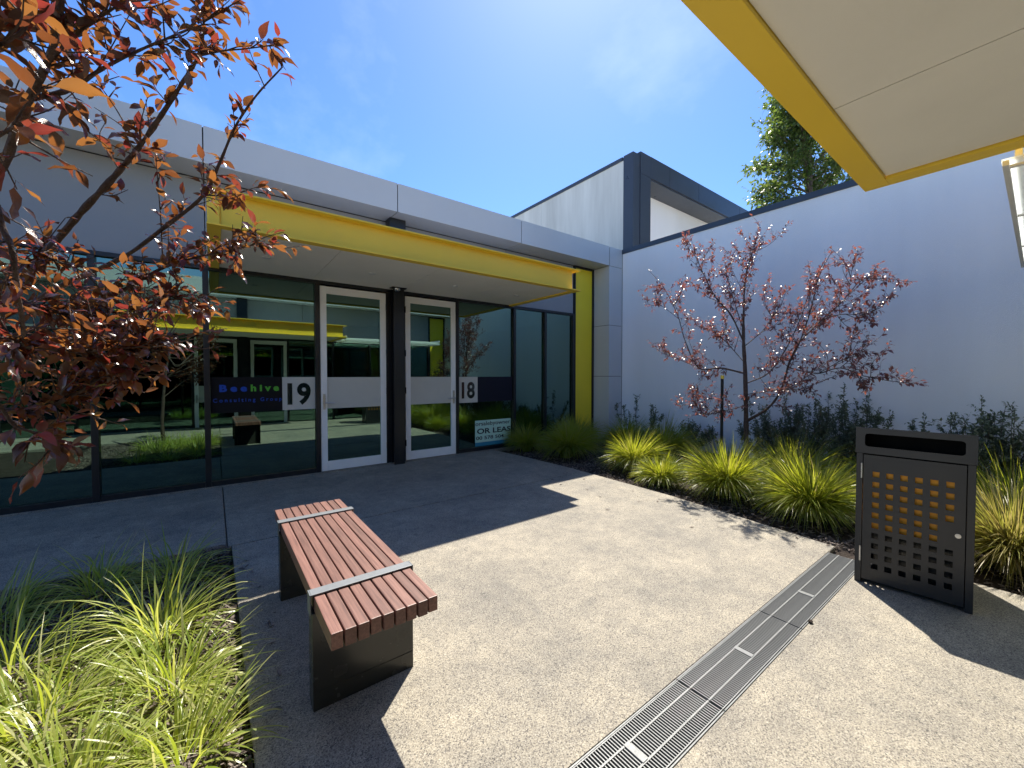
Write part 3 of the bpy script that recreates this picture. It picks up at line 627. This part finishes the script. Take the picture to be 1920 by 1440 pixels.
def rush(n, length, width, seed, segs=6):
    """dense hemispherical tussock: stiff blades fanning over the whole dome, the outermost arching down"""
    r = np.random.default_rng(seed); az = r.uniform(0, 2 * np.pi, n)
    tilt = np.arccos(1 - 1.0 * r.uniform(0, 1, n) ** .85) + r.normal(0, .05, n); L = length * (1 + .08 * np.sin(3 * az + seed)) * r.uniform(.68, 1.04, n) * (1.0 - .06 * np.clip(tilt, 0, 2))
    bend = r.uniform(.05, .35, n) + np.clip(tilt - .6, 0, 1) * r.uniform(.2, 1.2, n); brad = .11 * length * np.sqrt(r.uniform(0, 1, n)); W = width * r.uniform(.6, 1.25, n); tw = r.normal(0, .7, n)
    t = np.linspace(0, 1, segs + 1); ang = np.minimum(tilt[:, None] * (.32 + .75 * np.minimum(1, 1.7 * t)) + bend[:, None] * t[None] ** 2, 2.35); ds = L[:, None] / segs
    hx = np.cumsum(np.sin(ang) * ds, 1) - np.sin(ang) * ds; hz = np.cumsum(np.cos(ang) * ds, 1) - np.cos(ang) * ds
    ca, sa = np.cos(az)[:, None], np.sin(az)[:, None]; wob = r.normal(0, .05, n)[:, None] * t ** 2 * L[:, None]; a2 = az + r.normal(0, .4, n)
    P = np.stack([(brad * np.cos(a2))[:, None] + hx * ca - wob * sa, (brad * np.sin(a2))[:, None] + hx * sa + wob * ca, np.maximum(hz, .01)], -1)
    wt = W[:, None] * np.clip(np.minimum(.6 + t * 2, (1 - t) * 2.2 + .08), 0, 1)[None]; z = 0 * hx
    S = np.stack([z - sa * np.cos(tw)[:, None], z + ca * np.cos(tw)[:, None], z + np.sin(tw)[:, None]], -1) * wt[..., None] * .5
    V = np.stack([P - S, P + S], 2); k = 2 * (segs + 1); q = np.array([(2 * i, 2 * i + 1, 2 * i + 3, 2 * i + 2) for i in range(segs)])[None]
    return V.reshape(-1, 3), (q + (np.arange(n) * k)[:, None, None]).reshape(-1, 4)
G1 = 'mat rush clumps in the bed below the white wall'
for i, (x, y, h, n, mt_, lab) in enumerate([
    (4.70, 5.80, .66, 900, 'lomandra', 'shaded mat rush clump beside the lease board at the window'),
    (4.90, 4.95, .80, 1300, 'lomandra', 'broad shaded mat rush clump, second from the window'),
    (5.75, 5.55, .78, 800, 'lomandra', 'shaded mat rush clump below the narrow windows'),
    (6.30, 4.75, .80, 900, 'lomandra', 'dark shaded mat rush clump at the foot of the silver column'),
    (5.02, 3.70, .74, 1300, 'lomandra', 'sunlit mat rush clump at the corner of the paving shadow'),
    (6.0, 3.80, .84, 900, 'lomandra', 'shaded mat rush clump behind the sunlit one at the shadow corner'),
    (4.62, 2.94, .54, 1100, 'lomandra', 'smallest sunlit mat rush clump at the paving edge'),
    (4.82, 2.19, .80, 1700, 'lomandra', 'large sunlit mat rush clump in front of the plum tree'),
    (5.60, 1.80, .80, 900, 'lomandra', 'mat rush clump half hidden behind the two largest clumps'),
    (4.74, 1.34, .82, 1800, 'lomandra', 'largest sunlit mat rush clump just left of the bin'),
    (6.0, 1.05, .80, 700, 'lomandra', 'dark mat rush clump behind the bin'),
    (4.66, .12, .80, 1600, 'lomandradry', 'yellowing mat rush clump at the right edge beside the bin'),
    (5.9, .15, .82, 800, 'lomandra', 'dark mat rush clump by the wall right of the bin')]):
    V, F = rush(int(n * 1.4), h * ((.90 if i in (4, 6, 7, 9, 11) else 1.0) + .10 * ((i * 37) % 10) / 10), .0084, 40 + i); kx, ky = rng.normal(0, .12, 2); V[:, 0] += kx * V[:, 2]; V[:, 1] += ky * V[:, 2]
    o = link('mat_rush_clump', npmesh('mat_rush_clump', V, F, mt_, True)); o.location = (x, y, -.045); tag(o, lab, 'grass', G1)
G2 = 'strappy grass clumps in the left bed'
for i, (x, y, h, n, lab) in enumerate([
    (-.25, 3.60, .50, 170, 'shaded strappy grass clump at the far corner of the left bed'),
    (-.62, 3.72, .48, 140, 'shaded strappy grass clump next along from the bed corner'),
    (-1.02, 3.62, .48, 130, 'shaded strappy grass clump at the left edge of the photo'),
    (-.25, 2.86, .56, 230, 'arching sunlit strappy grass clump in the middle of the bed'),
    (-.80, 2.92, .52, 150, 'sunlit strappy grass clump at the left edge beside the shade line'),
    (-.17, 2.32, .48, 210, 'sunlit strappy grass clump beside the paving edge, level with the bench'),
    (-.58, 2.42, .50, 190, 'sunlit strappy grass clump left of the mulch gap'),
    (-.98, 2.40, .50, 150, 'sunlit strappy grass clump on the left photo edge, lower down'),
    (-.10, 1.86, .44, 170, 'lowest sunlit strappy grass clump at the paving edge'),
    (-.42, 1.92, .46, 190, 'sunlit strappy grass clump at the bottom of the photo'),
    (-.80, 1.92, .46, 160, 'sunlit strappy grass clump in the bottom left corner')]):
    V, F = blades(int(n * 1.45), h * .88, .0082, 1.25, 80 + i, segs=9, droop=2.0, base_r=.10, curl=.3)
    o = link('strappy_grass_clump', npmesh('strappy_grass_clump', V, F, 'strappy', True)); o.location = (x, y, -.03); tag(o, lab, 'grass', G2)

# --- leaves
def leaf_proto(L=1., Wd=.46, fold=.22, curl=.25, segs=4, wave=.05):
    t = np.linspace(0, 1, segs + 1); wv = np.sin(np.pi * t ** .8) ** .85 * Wd * .5; wv[0] = .015; wv[-1] = 0.004
    x = np.concatenate([[-.24], t * L]); wv = np.concatenate([[.012], wv]); z = np.concatenate([[.05], -curl * t ** 2 * L])
    V = []
    for i in range(segs + 2):
        w1 = wave * math.sin(i * 2.1) * (wv[i] > .05); V += [(x[i], -wv[i], z[i] + fold * wv[i] + w1), (x[i], 0, z[i]), (x[i], wv[i], z[i] + fold * wv[i] - w1)]
    F = []
    for i in range(segs + 1):
        a = 3 * i; F += [(a, a + 3, a + 4, a + 1), (a + 1, a + 4, a + 5, a + 2)]
    return np.array(V), np.array(F)
def frames(D, N):
    D = D / np.linalg.norm(D, axis=1, keepdims=True); S = np.cross(N, D); S /= np.linalg.norm(S, axis=1, keepdims=True) + 1e-9; N2 = np.cross(D, S)
    return np.stack([D, S, N2], -1)             # columns
def leaves_mesh(name, P, D, N, S, m, **kw):
    V0, F0 = leaf_proto(**kw); Rm = frames(D, N)
    V = np.einsum('nij,kj->nki', Rm, V0) * S[:, None, None] + P[:, None]
    F = (F0[None] + (np.arange(len(P)) * len(V0))[:, None, None]).reshape(-1, 4)
    return npmesh(name, V.reshape(-1, 3), F, m, True)
def spline(pts, n=6):
    pts = np.array(pts, float); P = np.vstack([2 * pts[0] - pts[1], pts, 2 * pts[-1] - pts[-2]]); out = []
    for i in range(1, len(P) - 2):
        for k in range(n):
            t = k / n; a, b, c, d = P[i - 1], P[i], P[i + 1], P[i + 2]
            out.append(.5 * (2 * b + (c - a) * t + (2 * a - 5 * b + 4 * c - d) * t * t + (3 * b - a - 3 * c + d) * t ** 3))
    out.append(P[-2]); return np.array(out)
def tubes(name, paths, m, parent, seg=7):
    Vs, Fs, off = [], [], 0
    for pts, r0, r1 in paths:
        n = len(pts); T = np.gradient(pts, axis=0); T /= np.linalg.norm(T, axis=1, keepdims=True) + 1e-9
        ref = np.array([0, 0, 1.]) if abs(T[0][2]) < .9 else np.array([1., 0, 0])
        rr = r0 + (r1 - r0) * np.linspace(0, 1, n) ** .8; sg = seg if r0 > .006 else 5
        A = np.cross(T, ref); A /= np.linalg.norm(A, axis=1, keepdims=True) + 1e-9; B = np.cross(T, A)
        th = np.linspace(0, 2 * np.pi, sg, endpoint=False)
        rv = rr[:, None] * (1 + .10 * rng.normal(size=(n, 1)) * (r0 > .004))
        V = pts[:, None] + (A[:, None] * np.cos(th)[None, :, None] + B[:, None] * np.sin(th)[None, :, None]) * rv[..., None]
        idx = np.arange(n * sg).reshape(n, sg) + off
        F = np.stack([idx[:-1], np.roll(idx[:-1], -1, 1), np.roll(idx[1:], -1, 1), idx[1:]], -1).reshape(-1, 4)
        Vs.append(V.reshape(-1, 3)); Fs.append(F); off += n * sg
    b = np.array(wloc(parent)); return link(name, npmesh(name, np.vstack(Vs) - b, np.vstack(Fs), m, True), parent)
def at(u, v, d):
    """world point on the ray through photo pixel (u, v) at depth d metres along the view axis"""
    p = Vector((0, 0, CAM_H)) + (FW + RT * ((u - 960) / 745) + UP * ((720 - v) / 745)) * d
    return (p.x, p.y, p.z)
class Tree:
    def __init__(s, seed): s.r = np.random.default_rng(seed); s.paths = []; s.P = []; s.D = []; s.S = []
    def branch(s, pts, r0, r1, twigs=0, tw_len=.15, leaf=.06, start=.2, leaves=6, up=.35, tipleaves=6):
        c = spline(pts); s.paths.append((c, r0, r1)); T = np.gradient(c, axis=0); T /= np.linalg.norm(T, axis=1, keepdims=True) + 1e-9
        for k in range(twigs):
            i = int(s.r.uniform(start, 1) * (len(c) - 1)); d = T[i] * .6 + s.r.normal(0, .55, 3); d[2] += up * s.r.uniform(0, 1); d /= np.linalg.norm(d)
            s.twig(c[i], d, tw_len * s.r.uniform(.4, 1.2), leaf, leaves)
        s.leafrun(c[int(len(c) * .75):], leaf, tipleaves)
        return c
    def twig(s, p, d, L, leaf, n):
        q = np.array([p, p + d * L * .5 + s.r.normal(0, .06, 3) * L, p + d * L + s.r.normal(0, .1, 3) * L + np.array([0, 0, .08 * L])]); c = spline(q, 4)
        s.paths.append((c, .0022, .0009)); s.leafrun(c, leaf, n)
    def leafrun(s, c, leaf, n):
        T = np.gradient(c, axis=0); T /= np.linalg.norm(T, axis=1, keepdims=True) + 1e-9
        for k in range(n):
            f = (k + s.r.uniform(.2, 1)) / n; x = f * (len(c) - 1); i = min(int(x), len(c) - 2); p = c[i] + (c[i + 1] - c[i]) * (x - i)
            d = T[i] * .7 + s.r.normal(0, .6, 3); d[2] -= .18; d /= np.linalg.norm(d)
            s.P.append(p); s.D.append(d); s.S.append(leaf * s.r.uniform(.5, 1.15))
    def arrays(s):
        P, D, S = np.array(s.P), np.array(s.D), np.array(s.S); N = s.r.normal(0, .38, P.shape); N[:, 2] += 1.
        P = P + D / np.linalg.norm(D, axis=1, keepdims=True) * S[:, None] * .18      # petiole gap
        return P, D, N, S

# --- big plum tree at the left (trunk stands in the bed just outside the frame)
T1 = Tree(5)
base = (-.80, 2.02, -.05)
t1 = thing('plum_tree', 'purple leaved plum tree filling the left of the photo', 'tree', base)
trunk_pts = [base, (-.82, 2.03, .45), (-.80, 2.0, .95), (-.77, 1.93, 1.35), (-.72, 1.82, 1.75), (-.64, 1.66, 2.15)]
T1.paths.append((spline(trunk_pts), .036, .016))
o1, o2, o3, o4 = trunk_pts[2], trunk_pts[3], trunk_pts[4], trunk_pts[5]
LF = .044; LM = .035
T1.branch([o4, at(-30, 330, 1.0), at(45, 200, .92), at(85, 125, .88), at(108, 55, .85), at(120, -40, .85)], .012, .004, 18, .13, LF, .2, 7)
T1.branch([at(60, 185, .91), at(130, 168, .94), at(190, 130, .96), at(260, 95, 1.0), at(330, 65, 1.03), at(372, 48, 1.05)], .006, .002, 16, .12, LF, .1, 6)
T1.branch([at(90, 115, .88), at(150, 60, .88), at(205, 20, .9), at(245, 0, .9)], .005, .002, 13, .11, LF, .0, 6)
T1.branch([o3, at(-40, 600, 1.25), at(85, 475, 1.22), at(150, 400, 1.2), at(215, 330, 1.18), at(265, 270, 1.16), at(310, 205, 1.15), at(345, 150, 1.15), at(375, 95, 1.14), at(385, 10, 1.13)], .013, .003, 15, .11, LF, .40, 7, tipleaves=12)
T1.branch([at(370, 105, 1.14), at(420, 95, 1.16), at(455, 92, 1.18), at(500, 86, 1.2), at(520, 80, 1.2)], .003, .0012, 8, .08, LF, .0, 5)
T1.branch([at(382, 40, 1.13), at(410, 25, 1.13), at(440, 5, 1.14)], .003, .0012, 5, .08, LF, .0, 5)
T1.branch([o3, at(-20, 590, 1.3), at(130, 528, 1.32), at(235, 480, 1.33), at(310, 425, 1.33), at(380, 368, 1.32), at(410, 310, 1.32), at(440, 240, 1.3), at(480, 180, 1.3), at(530, 125, 1.28)], .011, .002, 19, .10, LF, .42, 6)
T1.branch([at(385, 366, 1.32), at(430, 366, 1.32), at(490, 348, 1.32)], .003, .001, 5, .07, LF, .3, 5)
T1.branch([at(306, 505, 1.34), at(302, 420, 1.34), at(296, 340, 1.33), at(291, 285, 1.33)], .0028, .001, 7, .06, LF, .35, 4)
T1.branch([at(265, 270, 1.16), at(245, 250, 1.15), at(215, 200, 1.13), at(180, 150, 1.1)], .003, .0012, 4, .07, LF, .2, 4)
T1.branch([o2, at(-60, 400, .78), at(10, 440, .74), at(30, 520, .75), at(45, 630, .8)], .008, .003, 10, .12, LF, .2, 5)
T1.branch([o2, at(0, 640, 1.2), at(160, 575, 1.22), at(230, 545, 1.23), at(300, 505, 1.24), at(370, 482, 1.25), at(430, 470, 1.25), at(490, 455, 1.26)], .009, .0015, 51, .11, LM, .2, 8)
T1.branch([o2, at(0, 690, 1.15), at(130, 640, 1.18), at(250, 592, 1.2), at(330, 560, 1.2), at(385, 590, 1.2)], .008, .0015, 59, .12, LM, .1, 8)
T1.branch([o1, at(-40, 790, 1.0), at(60, 775, .98), at(140, 740, .98), at(200, 700, 1.), at(275, 700, 1.02)], .008, .0015, 62, .13, LM, .1, 8)
T1.branch([o1, at(-60, 760, .85), at(30, 800, .84), at(80, 815, .85), at(105, 835, .85)], .005, .0015, 12, .08, LF, .2, 5, tipleaves=8)
T1.branch([o2, at(-40, 640, .85), at(60, 650, .85), at(150, 660, .9), at(240, 650, .95), at(290, 640, .97)], .006, .0015, 62, .12, LM, .1, 8)
T1.branch([o2, at(-40, 560, 1.05), at(60, 570, 1.05), at(150, 600, 1.08), at(240, 620, 1.1)], .006, .0015, 56, .12, LM, .1, 8)
T1.branch([o3, at(-30, 480, 1.1), at(50, 470, 1.1), at(110, 490, 1.1), at(180, 520, 1.12)], .005, .0015, 30, .12, LM, .1, 7)
T1.branch([o3, at(-60, 300, .7), at(-10, 260, .66), at(30, 235, .64)], .005, .002, 6, .10, .058, .2, 5)
T1.branch([o4, at(-60, 150, .72), at(-10, 90, .68), at(40, 60, .68), at(60, 20, .7)], .005, .002, 12, .12, .054, .2, 6)
T1.branch([o2, (-1.1, 2.1, 1.7), (-1.35, 2.25, 2.0), (-1.6, 2.4, 2.3)], .01, .003, 30, .2, LF, .2, 7)
T1.branch([o3, (-.9, 2.2, 2.2), (-1.0, 2.5, 2.6), (-1.05, 2.7, 2.9)], .01, .003, 30, .2, LF, .2, 7)
tubes('trunk', T1.paths, 'bark', t1)
P, D, N, S = T1.arrays()
# the 300 leaves that show largest stand alone, the rest are joined
q = P - np.array([0, 0, CAM_H]); dep = q @ np.array(FW); u = 960 + 745 * (q @ np.array(RT)) / np.maximum(dep, .05); vpx = 720 - 745 * (q @ np.array(UP)) / np.maximum(dep, .05)
inview = (dep > .2) & (u > 0) & (u < 1920) & (vpx > 0) & (vpx < 1440); size = np.where(inview, S / dep, 0); order = np.argsort(-size); big, rest = order[:300], order[300:]
protos = []
for k, (fo, cu) in enumerate(((.25, .2), (.5, .35), (.12, .1), (.35, .55))):
    V0, F0 = leaf_proto(1., .48, fo, cu, 5); protos.append(npmesh('leaf', V0, F0, 'plumleaf', True))
RM = frames(D, N); b3 = np.array(base)
for k, i in enumerate(big):
    o = link('leaf', protos[k % 4], t1); mm = Matrix([list(RM[i][0]) + [P[i][0] - b3[0]], list(RM[i][1]) + [P[i][1] - b3[1]], list(RM[i][2]) + [P[i][2] - b3[2]], [0, 0, 0, 1]])
    o.matrix_basis = mm @ Matrix.Scale(S[i], 4)
o = link('crown', leaves_mesh('crown', P[rest] - b3, D[rest], N[rest], S[rest], 'plumleaf', Wd=.47, fold=.3, curl=.3), t1); o['kind'] = 'stuff'

# --- plum tree in front of the white wall
T2 = Tree(9); b2 = (5.82, 2.40, -.05)
t2 = thing('plum_tree', 'young open purple plum tree in front of the white wall', 'tree', b2)
TX = 5.82                                            # the crown fans out in a plane parallel to the wall
def tp(u, v, dd=0.): return at(u, v, (TX + dd * .75) / (FW.x + RT.x * (u - 960) / 745))
T2.paths.append((spline([b2, tp(1399, 800), tp(1397, 700), tp(1394, 640), tp(1394, 590)]), .034, .017))
LS = .050
for pts, r0, tw in [
    ([tp(1394, 600), tp(1396, 540, .1), tp(1402, 500, .1), tp(1412, 470, .1), tp(1420, 445, .1)], .012, 20),
    ([tp(1394, 640), tp(1370, 590, -.2), tp(1340, 555, -.3), tp(1320, 515, -.4), tp(1300, 475, -.4), tp(1282, 465, -.4)], .011, 26),
    ([tp(1396, 700), tp(1350, 690, -.2), tp(1310, 690, -.4), tp(1285, 640, -.5), tp(1270, 590, -.5), tp(1245, 540, -.6), tp(1215, 505, -.6)], .011, 26),
    ([tp(1300, 685, -.4), tp(1265, 670, -.5), tp(1245, 655, -.5)], .004, 9),
    ([tp(1275, 600, -.5), tp(1250, 580, -.6), tp(1228, 565, -.6)], .004, 8),
    ([tp(1399, 790), tp(1440, 765, -.1), tp(1465, 730, -.1), tp(1480, 680, -.15), tp(1500, 640, -.2), tp(1520, 580, -.2), tp(1535, 520, -.2), tp(1560, 470, -.2)], .017, 26),
    ([tp(1500, 640, -.2), tp(1540, 600, .1), tp(1575, 570, .2), tp(1610, 530, .3), tp(1640, 515, .3)], .009, 24),
    ([tp(1540, 600, .1), tp(1575, 590, .0), tp(1605, 590, .0), tp(1630, 595, .0)], .006, 16),
    ([tp(1480, 690, -.1), tp(1530, 700, -.2), tp(1575, 690, -.3), tp(1620, 705, -.3), tp(1655, 708, -.3)], .007, 20),
    ([tp(1535, 700, -.2), tp(1570, 680, -.3), tp(1610, 660, -.3)], .004, 10),
    ([tp(1397, 720), tp(1440, 700, .2), tp(1470, 660, .3), tp(1500, 600, .3), tp(1520, 540, .3), tp(1545, 490, .3)], .009, 22),
    ([tp(1395, 650), tp(1430, 620, .3), tp(1450, 590, .4), tp(1455, 560, .4)], .006, 14),
    ([tp(1398, 760), tp(1360, 770, -.3), tp(1320, 775, -.5), tp(1290, 740, -.5)], .006, 22),
    ([tp(1398, 740), tp(1430, 735, -.3), tp(1480, 730, -.4), tp(1530, 735, -.4)], .005, 14),
    ([tp(1396, 680), tp(1360, 640, .2), tp(1335, 620, .3), tp(1305, 610, .3)], .006, 18),
    ([tp(1394, 620), tp(1375, 560, .2), tp(1365, 525, .2), tp(1350, 505, .2)], .006, 18),
    ([tp(1590, 560, .2), tp(1595, 520, .1), tp(1600, 490, .1)], .003, 7)]:
    c = T2.branch(pts, r0 * 1.15, .0025, int(tw * .85), .18, LS, .12, 7, tipleaves=12)
    Tn = np.gradient(c, axis=0); Tn /= np.linalg.norm(Tn, axis=1, keepdims=True) + 1e-9
    for k in range(max(4, int(tw * .55))):
        i = int(T2.r.uniform(.15, .92) * (len(c) - 1)); d = Tn[i] * .55 + T2.r.normal(0, .6, 3) * np.array([.7, 1, .8]) + np.array([0, 0, .3]); d /= np.linalg.norm(d); Lb = T2.r.uniform(.18, .46)
        e = c[i] + d * Lb; T2.branch([c[i], c[i] + d * Lb * .5 + T2.r.normal(0, .03, 3), e + np.array([0, 0, .05])], .0045, .0014, 5, .15, LS, .1, 6, tipleaves=8)
tubes('trunk', T2.paths, 'bark', t2)
P, D, N, S = T2.arrays(); o = link('crown', leaves_mesh('crown', P - np.array(b2), D, N, S, 'plumleaf2', Wd=.46, fold=.35, curl=.35, segs=3), t2); o['kind'] = 'stuff'
# tree stake
sk = thing('tree_stake', 'black tree stake with a yellow cap left of the small plum trunk', 'stake', tuple(Vector(at(1352, 900, 5.4)).xy) + (-.05,))
bx_, by_ = sk.location.x, sk.location.y
bm = bmesh.new(); cyl(bm, (bx_, by_, .65), .019, 1.4, 'Z', 10); fin('post', bm, 'stake', sk)
bm = bmesh.new(); cyl(bm, (bx_, by_, 1.372), .022, .045, 'Z', 10); fin('cap', bm, 'stakecap', sk)

# --- low shrubs along the white wall
SL = [(1195, 745, 'thin grey green shrub at the foot of the column, leftmost by the wall'), (1222, 760, 'thin grey green shrub second from the column by the wall'), (1440, 770, 'grey green shrub directly behind the plum trunk'),
      (1480, 745, 'grey green shrub right of the plum trunk by the wall'), (1530, 740, 'tall grey green shrub by the wall below the plum branches'), (1585, 720, 'tallest grey green shrub by the wall left of the bin'),
      (1625, 760, 'grey green shrub by the wall just above the bin'), (1735, 785, 'small shrub sprig peeking over the bin top'), (1845, 745, 'upright grey green shrub by the wall right of the bin'), (1900, 760, 'grey green shrub by the wall at the right photo edge'), (1300, 790, 'low grey green shrub by the wall left of the stake')]
d_wall = lambda u: 6.95 / (FW.x + RT.x * (u - 960) / 745)
for k, (u_, v_, lab) in enumerate(SL):
    top = at(u_, v_, d_wall(u_)); T = Tree(60 + k); bp_ = (top[0], top[1], -.05); s_ = thing('wall_shrub', lab, 'shrub', bp_, 0, 'shrubs along the foot of the white wall')
    nst = 4 if k < 2 or k == 7 else 17
    for j in range(nst):
        hh = top[2] * (1 if j == 0 else T.r.uniform(.5, .95)); dx_, dy_ = T.r.normal(0, .02 if j == 0 else .24, 2)
        T.branch([(top[0] + T.r.normal(0, .03), top[1] + T.r.normal(0, .03), 0), (top[0] + dx_ * .6 - .05, top[1] + dy_ * .7, hh * .55), (top[0] + dx_, top[1] + dy_, hh)], .006, .002, 20, .11, .046, .1, 11, up=.8, tipleaves=18)
    tubes('stem', T.paths, 'barkgrey', s_); P, D, N, S = T.arrays()
    o = link('foliage', leaves_mesh('foliage', P - np.array(bp_), D, N, S, 'shrub', Wd=.5, fold=.2, curl=.2, segs=2), s_); o['kind'] = 'stuff'

# --- green tree beyond the wall
T3 = Tree(21); b4 = (13.2, 3.8, -.3); t3 = thing('green_tree', 'leafy green tree rising beyond the white wall', 'tree', b4)
T3.paths.append((spline([b4, (13.2, 3.8, 2.5), (13.15, 3.9, 5.), (13.1, 3.9, 7.), (13.0, 4., 9.)]), .16, .03))
for k in range(90):
    z = T3.r.uniform(3.2, 9.4); a = T3.r.uniform(0, 6.28); Rr = 1.75 * math.sqrt(max(.08, 1 - ((z - 5.6) / 4.6) ** 2)) * T3.r.uniform(.6, 1.1)
    c = np.array([13.1, 3.9, z - .5]); e = np.array([13.1 + Rr * math.cos(a), 3.9 + Rr * math.sin(a), z + T3.r.uniform(-.1, .7)])
    T3.branch([c, (c + e) / 2 + np.array([0, 0, .15]), e], .025, .005, 34, .42, .135, .25, 10, up=.3)
tubes('trunk', T3.paths, 'barkgrey', t3, 5); P, D, N, S = T3.arrays()
o = link('crown', leaves_mesh('crown', P - np.array(b4), D, N, S, 'pearleaf', Wd=.5, fold=.25, curl=.35, segs=2), t3); o['kind'] = 'stuff'
